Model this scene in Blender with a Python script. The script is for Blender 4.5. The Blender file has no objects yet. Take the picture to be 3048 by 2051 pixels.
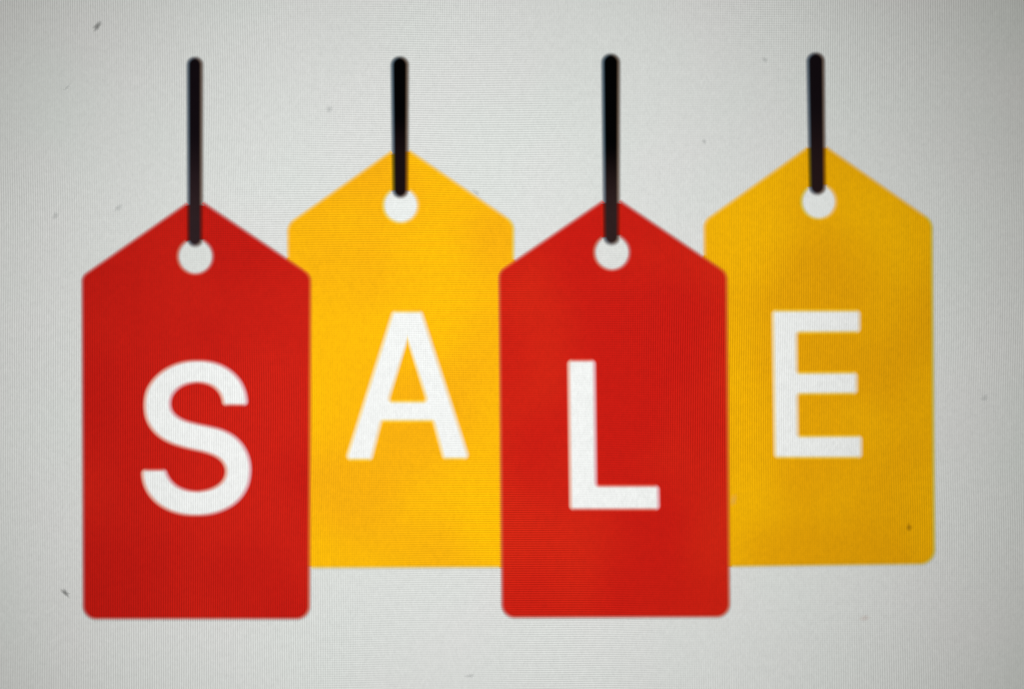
import bpy, math, random
from mathutils import Vector
from mathutils.geometry import tessellate_polygon

# ------------------------------------------------------------------ scales
# A close-up of a 15 cm wide patch of a display: one design unit = 0.05 mm.
U = 5e-5
W, H = 3048, 2051
ZC = 0.12                       # height of the picture's centre
sc = bpy.context.scene
col = sc.collection

# ------------------------------------------------------------------ camera
DIST = 0.62
cam_d = bpy.data.cameras.new('camera')
cam = bpy.data.objects.new('camera', cam_d); col.objects.link(cam)
cam.location = (0, -DIST, ZC)
cam.rotation_euler = (math.radians(90), 0, 0)
cam_d.sensor_width = 36
cam_d.lens = 36 * DIST / (W * U)
cam_d.clip_start = 0.01
cam_d.clip_end = 20
sc.camera = cam

# ------------------------------------------------------------------ light
world = bpy.data.worlds.new('World'); sc.world = world
world.use_nodes = True
bg = world.node_tree.nodes['Background']
bg.inputs[0].default_value = (1.0, 0.945, 0.85, 1)
bg.inputs[1].default_value = 0.21

sp = bpy.data.lights.new('falloff_spot', 'SPOT')  # added spot behind the camera, unseen, giving the screen brightness and edge falloff
sp.energy = 20.6
sp.color = (0.98, 1.0, 1.015)
sp.spot_size = math.radians(19.2)
sp.spot_blend = 1.0
sp.shadow_soft_size = 0.05
spo = bpy.data.objects.new('falloff_spot', sp); col.objects.link(spo)
spo.location = (-0.09, -0.74, ZC + 0.13)
aim = Vector((-0.0065, 0, ZC - 0.007))
spo.rotation_euler = (aim - Vector(spo.location)).to_track_quat('-Z', 'Y').to_euler()

vs = sc.view_settings
vs.view_transform = 'Standard'
try: vs.look = 'None'
except Exception: pass
vs.exposure = 0.0
vs.gamma = 1.0
vs.use_curve_mapping = False

# ------------------------------------------------------------------ materials
def srgb(r, g, b):
    f = lambda c: ((c / 255 + 0.055) / 1.055) ** 2.4 if c > 10.3 else c / 255 / 12.92
    return (f(r), f(g), f(b), 1)

class NT:
    """small helper to wire shader nodes"""
    def __init__(s, m):
        m.use_nodes = True
        s.t = m.node_tree; s.t.nodes.clear()
    def n(s, kind, **kw):
        nd = s.t.nodes.new(kind)
        for k, v in kw.items(): setattr(nd, k, v)
        return nd
    def put(s, sock, v):
        if isinstance(v, bpy.types.NodeSocket): s.t.links.new(v, sock)
        else: sock.default_value = v
    def math(s, op, a, b=0.0, c=None, clamp=False):
        nd = s.n('ShaderNodeMath', operation=op, use_clamp=clamp)
        s.put(nd.inputs[0], a); s.put(nd.inputs[1], b)
        if c is not None: s.put(nd.inputs[2], c)
        return nd.outputs[0]
    def mix(s, fac, a, b, blend='MIX'):
        nd = s.n('ShaderNodeMix', data_type='RGBA', blend_type=blend)
        s.put(nd.inputs[0], fac); s.put(nd.inputs[6], a); s.put(nd.inputs[7], b)
        return nd.outputs[2]
    def noise(s, vec, scale, detail=1.0, rough=0.5):
        nd = s.n('ShaderNodeTexNoise')
        s.put(nd.inputs['Vector'], vec)
        nd.inputs['Scale'].default_value = scale
        nd.inputs['Detail'].default_value = detail
        nd.inputs['Roughness'].default_value = rough
        return nd.outputs['Fac'], nd.outputs['Color']
    def ramp(s, v, a, b, x0, x1, smooth=False):
        nd = s.n('ShaderNodeMapRange', interpolation_type='SMOOTHSTEP' if smooth else 'LINEAR')
        s.put(nd.inputs['Value'], v)
        for k, x in zip(('From Min', 'From Max', 'To Min', 'To Max'), (a, b, x0, x1)):
            nd.inputs[k].default_value = x
        return nd.outputs['Result']

PITCH = 0.000338                # dot pitch of the display grid

def display_material(name, base, left=None, right=None, grid=0.13, tint=0.05,
                     grain=0.11, rough=0.62, soft=True, fade=False, fringe=0.35, tinted=False, second=None, second_z=None, mottle=None, spec=0.02):
    m = bpy.data.materials.new(name)
    t = NT(m)
    geo = t.n('ShaderNodeNewGeometry')
    pos = geo.outputs['Position']
    sep = t.n('ShaderNodeSeparateXYZ'); t.put(sep.inputs[0], pos)
    X, Z = sep.outputs[0], sep.outputs[2]
    c = base
    if second is not None:                      # screen reflection on the blacks, painted in as a paler colour further down
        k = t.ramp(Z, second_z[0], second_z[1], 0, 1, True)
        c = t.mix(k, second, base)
    if mottle is not None:                      # broad blotches of a second hue
        f, _ = t.noise(pos, 38, 1.5)
        c = t.mix(t.ramp(f, 0.38, 0.66, 0, 1, True), c, mottle)
    # broad green / pink drift of the display
    f, _ = t.noise(pos, 55, 2.0)
    c = t.mix(t.ramp(f, 0.3, 0.7, 0, tint), c, (0.84, 1.0, 0.92, 1), 'MULTIPLY')
    off = t.n('ShaderNodeVectorMath', operation='ADD'); t.put(off.inputs[0], pos); off.inputs[1].default_value = (3.1, 0, 7.7)
    f2, _ = t.noise(off.outputs[0], 48, 2.0)
    c = t.mix(t.ramp(f2, 0.3, 0.7, 0, tint), c, (1.0, 0.88, 0.94, 1), 'MULTIPLY')
    # rows and columns of dots, columns strong here, rows strong there
    ph, _ = t.noise(pos, 24, 1.0)
    du = t.math('MULTIPLY', ph, 30.0)
    cu = t.math('SINE', t.math('ADD', t.math('MULTIPLY', X, 2 * math.pi / PITCH), du))
    rv = t.math('SINE', t.math('ADD', t.math('MULTIPLY', Z, 2 * math.pi / PITCH), du))
    msk, _ = t.noise(pos, 20, 1.0)
    msk = t.math('ADD', msk, t.math('MULTIPLY', t.math('SUBTRACT', t.math('ABSOLUTE', X), 0.026), 6.0))
    mk = t.ramp(msk, 0.36, 0.64, 0.0, 1.0, True)
    g = t.math('ADD', t.math('MULTIPLY', cu, mk), t.math('MULTIPLY', rv, t.math('SUBTRACT', 1.0, mk)))
    amp, _ = t.noise(off.outputs[0], 30, 1.0)
    g = t.math('MULTIPLY', g, t.ramp(amp, 0.35, 0.65, 0.25 * grid, grid, True))
    # fine anti-glare grain
    mp = t.n('ShaderNodeMapping'); t.put(mp.inputs['Vector'], pos)
    mp.inputs['Rotation'].default_value = (0, math.radians(38), 0); mp.inputs['Scale'].default_value = (1, 1, 0.45)
    gr, _ = t.noise(mp.outputs[0], 3600, 2.0, 0.7)
    gr = t.math('MULTIPLY', t.math('SUBTRACT', gr, 0.5), grain * 2)
    gr2, _ = t.noise(pos, 900, 2.0, 0.6)
    gr2 = t.math('MULTIPLY', t.math('SUBTRACT', gr2, 0.5), grain * 1.2)
    k = t.math('ADD', t.math('ADD', 1.0, g), t.math('ADD', gr, gr2))
    comb = t.n('ShaderNodeCombineXYZ')
    for i in range(3): t.put(comb.inputs[i], k)
    c = t.mix(1.0, c, comb.outputs[0], 'MULTIPLY')
    # soft edges of the low-resolution picture: the colour runs over into the one it lies on,
    # with the display's sub-pixel colour fringe
    if soft:
        fe = t.n('ShaderNodeAttribute', attribute_name='feather').outputs['Fac']
        sd = t.n('ShaderNodeAttribute', attribute_name='side').outputs['Fac']
        un = t.n('ShaderNodeAttribute', attribute_name='under').outputs['Color']
        al = t.ramp(fe, 0.0, 1.0, 0.0, 1.0, True)
        edge = t.math('SUBTRACT', 1.0, al)
        under = t.mix(1.0, un, comb.outputs[0], 'MULTIPLY')
        band = t.math('MULTIPLY', t.math('MULTIPLY', edge, al), 4.0 * fringe)
        def gam(v, g):
            nd = t.n('ShaderNodeGamma'); t.put(nd.inputs[0], v); nd.inputs[1].default_value = g
            return nd.outputs[0]
        c = gam(t.mix(edge, gam(c, 1 / 2.2), gam(under, 1 / 2.2)), 2.2)
        if tinted:
            left = t.mix(1.0, under, left, 'MULTIPLY'); right = t.mix(1.0, under, right, 'MULTIPLY')
        if left is not None:
            c = t.mix(t.math('MULTIPLY', band, t.math('MULTIPLY', sd, -1.0, clamp=True), clamp=True), c, left)
        if right is not None:
            c = t.mix(t.math('MULTIPLY', band, t.math('MAXIMUM', sd, 0.0), clamp=True), c, right)
    p = t.n('ShaderNodeBsdfPrincipled')
    t.put(p.inputs['Base Color'], c)
    p.inputs['Roughness'].default_value = rough
    p.inputs['Specular IOR Level'].default_value = spec
    bp = t.n('ShaderNodeBump'); bp.inputs['Strength'].default_value = 0.10; bp.inputs['Distance'].default_value = 0.00006
    t.put(bp.inputs['Height'], t.noise(pos, 1500, 3.0, 0.6)[0])
    t.put(p.inputs['Normal'], bp.outputs[0])
    out = t.n('ShaderNodeOutputMaterial')
    if fade:                                    # dust thins out towards its rim
        fe = t.n('ShaderNodeAttribute', attribute_name='feather').outputs['Fac']
        tr = t.n('ShaderNodeBsdfTransparent'); mx = t.n('ShaderNodeMixShader')
        t.put(mx.inputs[0], fe); t.put(mx.inputs[1], tr.outputs[0]); t.put(mx.inputs[2], p.outputs[0])
        t.put(out.inputs[0], mx.outputs[0])
    else:
        t.put(out.inputs[0], p.outputs[0])
    return m

def zpx(y): return ZC + (H / 2 - y) * U

M = {}
SCREEN_C = (0.685, 0.705, 0.69, 1)
M['screen'] = display_material('screen_pale', (0.708, 0.721, 0.703, 1), grid=0.15, tint=0.16, soft=False)
M['red'] = display_material('tag_red', (0.56, 0.009, 0.0045, 1), left=(0.42, 0.02, 0.05, 1),
                            right=(0.62, 0.10, 0.03, 1), grid=0.24, tint=0.05, mottle=(0.62, 0.017, 0.005, 1))
M['red_deep'] = display_material('tag_deep_red', (0.525, 0.0085, 0.0045, 1), left=(0.42, 0.02, 0.05, 1),
                                 right=(0.62, 0.10, 0.03, 1), grid=0.24, tint=0.05, mottle=(0.585, 0.0125, 0.0055, 1))
M['amber'] = display_material('tag_amber', (0.90, 0.415, 0.003, 1), left=(0.95, 0.45, 0.12, 1),
                              right=(0.80, 0.60, 0.05, 1), grid=0.14, tint=0.03, mottle=(0.97, 0.50, 0.001, 1))
M['amber2'] = display_material('tag_gold', (0.79, 0.36, 0.0008, 1), left=(0.95, 0.40, 0.12, 1),
                               right=(0.62, 0.55, 0.02, 1), grid=0.17, tint=0.03, mottle=(0.90, 0.455, 0.0005, 1))
M['disc'] = display_material('hole_bright_white', (0.80, 0.825, 0.812, 1), grid=0.06, tint=0.05)
M['white'] = display_material('letter_white', (0.86, 0.872, 0.862, 1), left=(0.95, 0.80, 0.62, 1),
                              right=(0.80, 0.72, 0.86, 1), grid=0.11, tint=0.06)
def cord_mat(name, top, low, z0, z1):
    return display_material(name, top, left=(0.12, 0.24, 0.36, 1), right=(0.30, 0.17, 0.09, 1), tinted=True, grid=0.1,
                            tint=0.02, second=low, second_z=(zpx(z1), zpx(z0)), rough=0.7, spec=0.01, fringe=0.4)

# ------------------------------------------------------------------ geometry helpers
FE = 19.0                       # width of the soft edge, design units

def area2(p):
    return sum(p[i - 1][0] * p[i][1] - p[i][0] * p[i - 1][1] for i in range(len(p)))

def offset(pts, d):
    """move a closed outline (counter-clockwise in y-down units) outwards by d, mitred"""
    n = len(pts); out = []; nor = []
    sgn = 1 if area2(pts) > 0 else -1
    for i in range(n):
        a, b, c = Vector(pts[i - 1]), Vector(pts[i]), Vector(pts[(i + 1) % n])
        e1 = (b - a).normalized(); e2 = (c - b).normalized()
        n1 = Vector((e1.y, -e1.x)) * sgn; n2 = Vector((e2.y, -e2.x)) * sgn
        m = n1 + n2
        m = m.normalized() if m.length > 1e-6 else n1
        k = 1 / max(0.45, m.dot(n1))
        q = b + m * d * k
        out.append((q.x, q.y)); nor.append(m.x)
    return out, nor

def round_poly(pts, radii, seg=10):
    """round the corners of a polygon with per-corner radii"""
    out = []; n = len(pts)
    for i in range(n):
        b = Vector(pts[i]); r = radii[i]
        if r <= 0: out.append((b.x, b.y)); continue
        a, c = Vector(pts[i - 1]), Vector(pts[(i + 1) % n])
        u = (a - b).normalized(); v = (c - b).normalized()
        half = u.angle(v) / 2
        t = r / math.tan(half)
        p0, p1 = b + u * t, b + v * t
        cen = b + (u + v).normalized() * (r / math.sin(half))
        a0 = math.atan2(p0.y - cen.y, p0.x - cen.x); a1 = math.atan2(p1.y - cen.y, p1.x - cen.x)
        da = (a1 - a0 + math.pi) % (2 * math.pi) - math.pi
        for k in range(seg + 1):
            w = a0 + da * k / seg
            out.append((cen.x + r * math.cos(w), cen.y + r * math.sin(w)))
    return out

def smooth_path(pts, sub=4):
    """Catmull-Rom through an open run of points"""
    P = [Vector(p) for p in pts]; out = []
    for i in range(len(P) - 1):
        p0 = P[max(i - 1, 0)]; p1 = P[i]; p2 = P[i + 1]; p3 = P[min(i + 2, len(P) - 1)]
        for k in range(sub):
            t = k / sub
            q = 0.5 * ((2 * p1) + (p2 - p0) * t + (2 * p0 - 5 * p1 + 4 * p2 - p3) * t * t + (3 * p1 - p0 - 3 * p2 + p3) * t ** 3)
            out.append((q.x, q.y))
    out.append((P[-1].x, P[-1].y))
    return out

def dense(ol, inn, outr, ns, step=7.0):
    """split long edges so that colours under the edge can change along it"""
    A, B, N, O = [], [], [], []
    n = len(ol)
    for i in range(n):
        j = (i + 1) % n
        k = max(1, int((Vector(ol[j]) - Vector(ol[i])).length / step))
        e = Vector(ol[j]) - Vector(ol[i]); sg = 1 if area2(ol) > 0 else -1
        flat = e.normalized().y * sg
        for q in range(k):
            t = q / k
            A.append(tuple(Vector(inn[i]).lerp(Vector(inn[j]), t))); B.append(tuple(Vector(outr[i]).lerp(Vector(outr[j]), t)))
            O.append(tuple(Vector(ol[i]).lerp(Vector(ol[j]), t)))
            N.append(ns[i] if q == 0 else (1 if ns[i] * flat >= 0 else -1) * flat)
    return A, B, N, O

def clear_corners(runs, gap=15.0):
    """join runs of points, dropping those that crowd the sharp corners between runs"""
    out = []
    for r in runs:
        a, b = Vector(r[0]), Vector(r[-1])
        out += [r[0]] + [p for p in r[1:-1] if (Vector(p) - a).length > gap and (Vector(p) - b).length > gap] + [r[-1]]
    return out

def inside(p, poly):
    x, y = p; r = False
    for i in range(len(poly)):
        (x0, y0), (x1, y1) = poly[i - 1], poly[i]
        if (y0 > y) != (y1 > y) and x < (x1 - x0) * (y - y0) / (y1 - y0) + x0: r = not r
    return r

STACK = []                      # what already lies on the screen: (outline, hole, front mm, colour)
DISCS = []
def beneath(p):
    mm, c = 0.0, SCREEN_C
    for ol in DISCS:
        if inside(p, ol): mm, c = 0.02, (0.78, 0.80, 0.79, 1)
    for ol, hole, f, cc in STACK:
        if inside(p, ol) and not inside(p, hole): mm, c = f, cc
    return mm, c

def sheet(name, outlines, y_back, y_front, mat, parent, fe=FE):
    """a thin slab from an outline (plus holes), standing off the screen between y_back and
    y_front (mm); a soft lip runs from its face down to whatever it lies on"""
    verts, faces, feather, side, under = [], [], [], [], []
    o = parent.location
    def add(p, mm, f, s, c):
        verts.append(((p[0] - W / 2) * U - o.x, -mm * 1e-3 - o.y, ZC + (H / 2 - p[1]) * U - o.z))
        feather.append(f); side.append(s); under.extend(c); return len(verts) - 1
    fronts = []
    for k, ol in enumerate(outlines):
        sg = 1 if k == 0 else -1
        inn, ns = offset(ol, -sg * fe / 2)
        outr, _ = offset(ol, sg * fe / 2)
        inn, outr, ns, ol = dense(ol, inn, outr, ns)
        if k: ns = [-v for v in ns]
        bn = [beneath(p) for p in outr]
        a = [add(p, y_front, 1.0, s, q[1]) for p, s, q in zip(inn, ns, bn)]
        c = [add(p, q[0] + 0.006, 0.0, s, q[1]) for p, s, q in zip(outr, ns, bn)]
        n = len(ol)
        for i in range(n):
            j = (i + 1) % n
            faces.append((a[i], a[j], c[j], c[i]))
        fronts.append((inn, a))
    nf = len(faces)
    tri = tessellate_polygon([[Vector((p[0], p[1], 0)) for p in f[0]] for f in fronts])
    fa = [i for f in fronts for i in f[1]]
    for t in tri: faces.append(tuple(fa[i] for i in t))
    # back of the slab, closing it behind the face
    back = {}
    for i in fa:
        v = verts[i]; back[i] = len(verts)
        verts.append((v[0], -y_back * 1e-3 - o.y, v[2])); feather.append(1.0); side.append(0.0); under.extend(under[4 * i:4 * i + 4])
    for t in tri: faces.append(tuple(back[fa[i]] for i in reversed(t)))
    for inn, a in fronts:
        for i in range(len(a)):
            j = (i + 1) % len(a); faces.append((a[i], a[j], back[a[j]], back[a[i]]))
    # make lip and face look at the viewer
    def ny(f):
        p, q, r = (Vector(verts[i]) for i in f[:3])
        return (q - p).cross(r - p).y
    lim = nf + len(tri)
    faces = [tuple(reversed(f)) if i < lim and ny(f) > 0 else f for i, f in enumerate(faces)]
    me = bpy.data.meshes.new(name)
    me.from_pydata(verts, [], faces); me.update()
    at = me.attributes.new('feather', 'FLOAT', 'POINT'); at.data.foreach_set('value', feather)
    at = me.attributes.new('side', 'FLOAT', 'POINT'); at.data.foreach_set('value', side)
    at = me.attributes.new('under', 'FLOAT_COLOR', 'POINT'); at.data.foreach_set('color', under)
    me.materials.append(mat)
    ob = bpy.data.objects.new(name, me); col.objects.link(ob)
    ob.parent = parent
    return ob

# ------------------------------------------------------------------ the screen behind
def build_screen():
    x, z0, z1, t = 0.19, ZC - 0.13, ZC + 0.13, 0.004
    v = [(-x, 0, z0), (x, 0, z0), (x, 0, z1), (-x, 0, z1), (-x, t, z0), (x, t, z0), (x, t, z1), (-x, t, z1)]
    f = [(0, 1, 2, 3), (7, 6, 5, 4), (0, 4, 5, 1), (1, 5, 6, 2), (2, 6, 7, 3), (3, 7, 4, 0)]
    me = bpy.data.meshes.new('screen'); me.from_pydata(v, [], f)
    at = me.attributes.new('feather', 'FLOAT', 'POINT'); at.data.foreach_set('value', [1.0] * 8)
    me.materials.append(M['screen'])
    ob = bpy.data.objects.new('screen', me); col.objects.link(ob)
    ob['kind'] = 'structure'
build_screen()

# ------------------------------------------------------------------ letter outlines
def crop(pts, ox, oy, k): return [(ox + x / k, oy + y / k) for x, y in pts]

s1 = [(1062, 497), (1055, 420), (1035, 340), (990, 252), (915, 172), (820, 112), (720, 78), (605, 65), (490, 73), (380, 103),
      (272, 160), (182, 240), (120, 335), (95, 430), (93, 530), (112, 625), (158, 712), (232, 788), (330, 846), (450, 888),
      (560, 915), (660, 938), (750, 970), (810, 1012), (843, 1065), (850, 1120), (830, 1180), (780, 1230), (700, 1267),
      (600, 1283), (500, 1275), (410, 1243), (347, 1190), (310, 1130), (294, 1085)]
s2 = [(68, 1085), (73, 1165), (97, 1255), (147, 1342), (225, 1420), (330, 1480), (450, 1516), (575, 1527), (705, 1516),
      (830, 1478), (940, 1415), (1020, 1330), (1070, 1230), (1090, 1120), (1085, 1020), (1055, 922), (1000, 834), (920, 762),
      (820, 711), (710, 681), (600, 658), (490, 630), (410, 592), (360, 542), (343, 480), (355, 412), (400, 351), (470, 308),
      (560, 288), (650, 292), (730, 320), (785, 370), (815, 430), (828, 497)]
LET_S = [clear_corners([crop(smooth_path(s1), 400, 1050, 3.135), crop(smooth_path(s2), 400, 1050, 3.135)])]
LET_A = [crop([(527, 80), (803, 80), (1252, 1466), (1000, 1466), (905, 1114), (428, 1114), (336, 1475), (84, 1475)], 1000, 900, 3.136),
         crop([(668, 368), (496, 920), (845, 920)], 1000, 900, 3.136)]
LET_L = [crop([(93, 96), (350, 96), (364, 1266), (945, 1266), (950, 1500), (112, 1500)], 1660, 1040, 3.135)]
LET_E = [crop([(86, 72), (912, 72), (912, 285), (322, 288), (325, 654), (884, 650), (884, 858), (329, 862), (334, 1245), (928, 1241),
               (928, 1456), (106, 1456)], 2270, 900, 3.136)]

def soften(loops, slim=3.0, r=11.0):
    out = []
    for k, p in enumerate(loops):
        p, _ = offset(p, -slim if k == 0 else slim)
        n = len(p); rad = []
        for i in range(n):
            a = Vector(p[i]) - Vector(p[i - 1]); b = Vector(p[(i + 1) % n]) - Vector(p[i])
            t = a.angle(b)
            rad.append(r if 0.6 < t < 2.2 else 0)
        out.append(round_poly(p, rad, 6))
    return out
LET_S, LET_A, LET_L, LET_E = (soften(q) for q in (LET_S, LET_A, LET_L, LET_E))

def circle(cx, cy, r, n=48):
    return [(cx + r * math.cos(2 * math.pi * i / n), cy + r * math.sin(2 * math.pi * i / n)) for i in range(n)]

def stadium(x0t, x1t, yt, x0b, x1b, yb, seg=14):
    """round-ended strip, a little wider at one end"""
    rt, rb = (x1t - x0t) / 2, (x1b - x0b) / 2
    ct, cb = ((x0t + x1t) / 2, yt + rt), ((x0b + x1b) / 2, yb - rb)
    top = [(ct[0] - rt * math.cos(math.pi * i / seg), ct[1] - rt * math.sin(math.pi * i / seg)) for i in range(seg + 1)]
    bot = [(cb[0] + rb * math.cos(math.pi * i / seg), cb[1] + rb * math.sin(math.pi * i / seg)) for i in range(seg + 1)]
    return top + bot

# ------------------------------------------------------------------ the four tags
def make_tag(label, outline, radii, hole, cord, letter, mat, cmat, base_mm, tone, disc=False):
    cx = (outline[2][0] + outline[3][0]) / 2; by = (outline[2][1] + outline[3][1]) / 2
    root = bpy.data.objects.new('sale_tag', None); col.objects.link(root)
    root.empty_display_size = 0.01
    root.location = ((cx - W / 2) * U, -base_mm * 1e-3, ZC + (H / 2 - by) * U)
    root['label'] = label; root['category'] = 'tag'; root['group'] = 'four hanging sale tags'
    t = 0.15
    hole = (hole[0], hole[1], hole[2] - 2.5)
    ol, ho = round_poly(outline, radii), circle(*hole)
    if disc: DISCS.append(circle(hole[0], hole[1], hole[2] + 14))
    sheet('card', [ol, ho], base_mm, base_mm + t, mat, root)
    if disc:                                    # added pale disc that lifts the brightness inside the hole
        sheet('hole_bright_disc', [circle(hole[0], hole[1], hole[2] + 14)], 0.004, 0.02, M['disc'], root, fe=4)
    STACK.append((ol, ho, base_mm + t, tone))
    sheet('letter', letter, base_mm + t + 0.004, base_mm + t + 0.05, M['white'], root)
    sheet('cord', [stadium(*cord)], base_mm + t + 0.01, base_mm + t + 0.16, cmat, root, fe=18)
    return root

# outline: peak, right shoulder, right bottom, left bottom, left shoulder
make_tag('amber tag with white letter A between the two red tags, partly behind both',
         [(1193, 432), (1527.5, 663), (1524, 1687), (862, 1689), (858, 668)], [0, 42, 36, 36, 42], (1193, 611, 54.5),
         (1167, 1213, 171, 1171.5, 1211.5, 586), LET_A, M['amber'],
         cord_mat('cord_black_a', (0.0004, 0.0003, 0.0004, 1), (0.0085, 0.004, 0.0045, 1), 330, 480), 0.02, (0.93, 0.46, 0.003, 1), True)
make_tag('amber tag with white letter E at the far right, its left side behind red tag',
         [(2432, 420), (2773, 658.5), (2780.5, 1677.5), (2104, 1686), (2097, 659)], [0, 42, 42, 36, 38], (2437, 600, 54),
         (2404, 2451, 159, 2411, 2454, 577), LET_E, M['amber2'],
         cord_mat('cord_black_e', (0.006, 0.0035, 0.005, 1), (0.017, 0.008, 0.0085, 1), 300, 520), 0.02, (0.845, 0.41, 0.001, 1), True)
make_tag('leftmost red tag with white letter S hanging from a long black cord',
         [(582, 589), (923.5, 819), (919.5, 1841), (250, 1841), (246.5, 823)], [0, 36, 38, 38, 30], (582, 763, 55.5),
         (560, 600.5, 172.5, 561.5, 600, 730.5), LET_S, M['red_deep'],
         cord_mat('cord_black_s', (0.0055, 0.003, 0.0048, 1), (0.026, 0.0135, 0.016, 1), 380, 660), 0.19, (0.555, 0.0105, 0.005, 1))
make_tag('red tag with white letter L between the two amber tags, overlapping both',
         [(1820, 582), (2161.5, 813), (2170, 1835), (1496, 1837), (1487, 809)], [0, 36, 38, 38, 34], (1821.5, 751, 55.5),
         (1794, 1841.5, 163, 1799.5, 1840, 725.5), LET_L, M['red'],
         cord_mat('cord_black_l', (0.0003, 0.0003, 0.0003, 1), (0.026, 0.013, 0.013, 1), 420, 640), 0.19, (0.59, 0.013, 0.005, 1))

# ------------------------------------------------------------------ dust on the display
random.seed(5)
def dust_mat(name, c, k):
    m = display_material(name, c, grid=0.05, rough=0.9, spec=0.02, soft=False, fade=True)
    return m
DM = {'dark': dust_mat('dust_dark', (0.16, 0.165, 0.16, 1), 1), 'grey': dust_mat('dust_grey', (0.44, 0.46, 0.46, 1), 1),
      'brown': dust_mat('dust_brown', (0.30, 0.16, 0.004, 1), 1), 'light': dust_mat('dust_light', (0.9, 0.62, 0.10, 1), 1),
      'pink': dust_mat('dust_pink', (0.80, 0.70, 0.66, 1), 1)}
def speck(x, y, a, b, ang, m, mm, label):
    """one fleck: an uneven little dome that thins out to nothing at its rim"""
    n = 14; k = {'dark': 0.55, 'grey': 0.27, 'brown': 0.42, 'light': 0.4, 'pink': 0.4}[m]
    root = Vector(((x - W / 2) * U, -mm * 1e-3, zpx(y)))
    verts, feather, faces = [(0, -0.00004, 0)], [k], []
    wob = [random.uniform(0.75, 1.2) for _ in range(n)]
    for rr, f, h in ((0.35, 0.8 * k, 0.03), (0.75, 0.4 * k, 0.02), (1.25, 0.0, 0.004)):
        for i in range(n):
            w = 2 * math.pi * i / n; r = rr * wob[i]
            ex, ey = a * r * math.cos(w), b * r * math.sin(w)
            ca, sa = math.cos(math.radians(ang)), math.sin(math.radians(ang))
            verts.append(((ex * ca - ey * sa) * U, -h * 1e-3, (ex * sa + ey * ca) * U)); feather.append(f)
    for i in range(n):
        j = (i + 1) % n
        faces.append((0, 1 + i, 1 + j))
        for q in (0, 1):
            faces.append((1 + q * n + i, 1 + (q + 1) * n + i, 1 + (q + 1) * n + j, 1 + q * n + j))
    me = bpy.data.meshes.new('dust_speck'); me.from_pydata(verts, [], faces)
    at = me.attributes.new('feather', 'FLOAT', 'POINT'); at.data.foreach_set('value', feather)
    for p in me.polygons: p.use_smooth = True
    me.materials.append(DM[m])
    ob = bpy.data.objects.new('dust_speck', me); col.objects.link(ob); ob.location = root
    ob['label'] = label; ob['category'] = 'dust'; ob['group'] = 'dust specks on the display'
g0, gy = 0.01, 0.18
speck(290, 78, 17, 8, 48, 'dark', g0, 'dark slanting dust speck near the top left corner of the screen')
speck(200, 260, 13, 4, 50, 'grey', g0, 'thin grey dust fibre on the screen left of the S tag cord')
speck(165, 642, 12, 8, 60, 'grey', g0, 'grey dust blot on the screen left of the S tag peak')
speck(352, 618, 16, 9, 40, 'grey', g0, 'faint dust blot just above the left slope of the S tag')
speck(194, 1765, 16, 8, -42, 'dark', g0, 'dark dust speck left of the S tag bottom corner')
speck(980, 325, 11, 10, 0, 'grey', g0, 'grey dust dot between the cords of the S and A tags')
speck(1416, 574, 14, 8, -30, 'grey', g0, 'grey dust smudge just above the right slope of the A tag')
speck(1400, 2012, 16, 6, 5, 'grey', g0, 'flat grey dust speck at the bottom edge below the A tag')
speck(2096, 421, 9, 6, -50, 'grey', g0, 'small grey dust speck between the cords of the L and E tags')
speck(2276, 178, 11, 7, -60, 'grey', g0, 'pale grey dust speck left of the E tag cord top')
speck(2931, 1185, 12, 9, 20, 'grey', g0, 'grey dust blot on the screen right of the E tag')
speck(2705, 1570, 9, 11, 10, 'brown', gy, 'brown dust speck on the E tag near its bottom right corner')
speck(2183, 1489, 10, 18, -15, 'light', gy, 'pale yellow fleck on the E tag beside the L tag edge')
speck(2573, 1840, 15, 9, 10, 'pink', g0, 'pale pinkish fleck on the screen below the E tag')
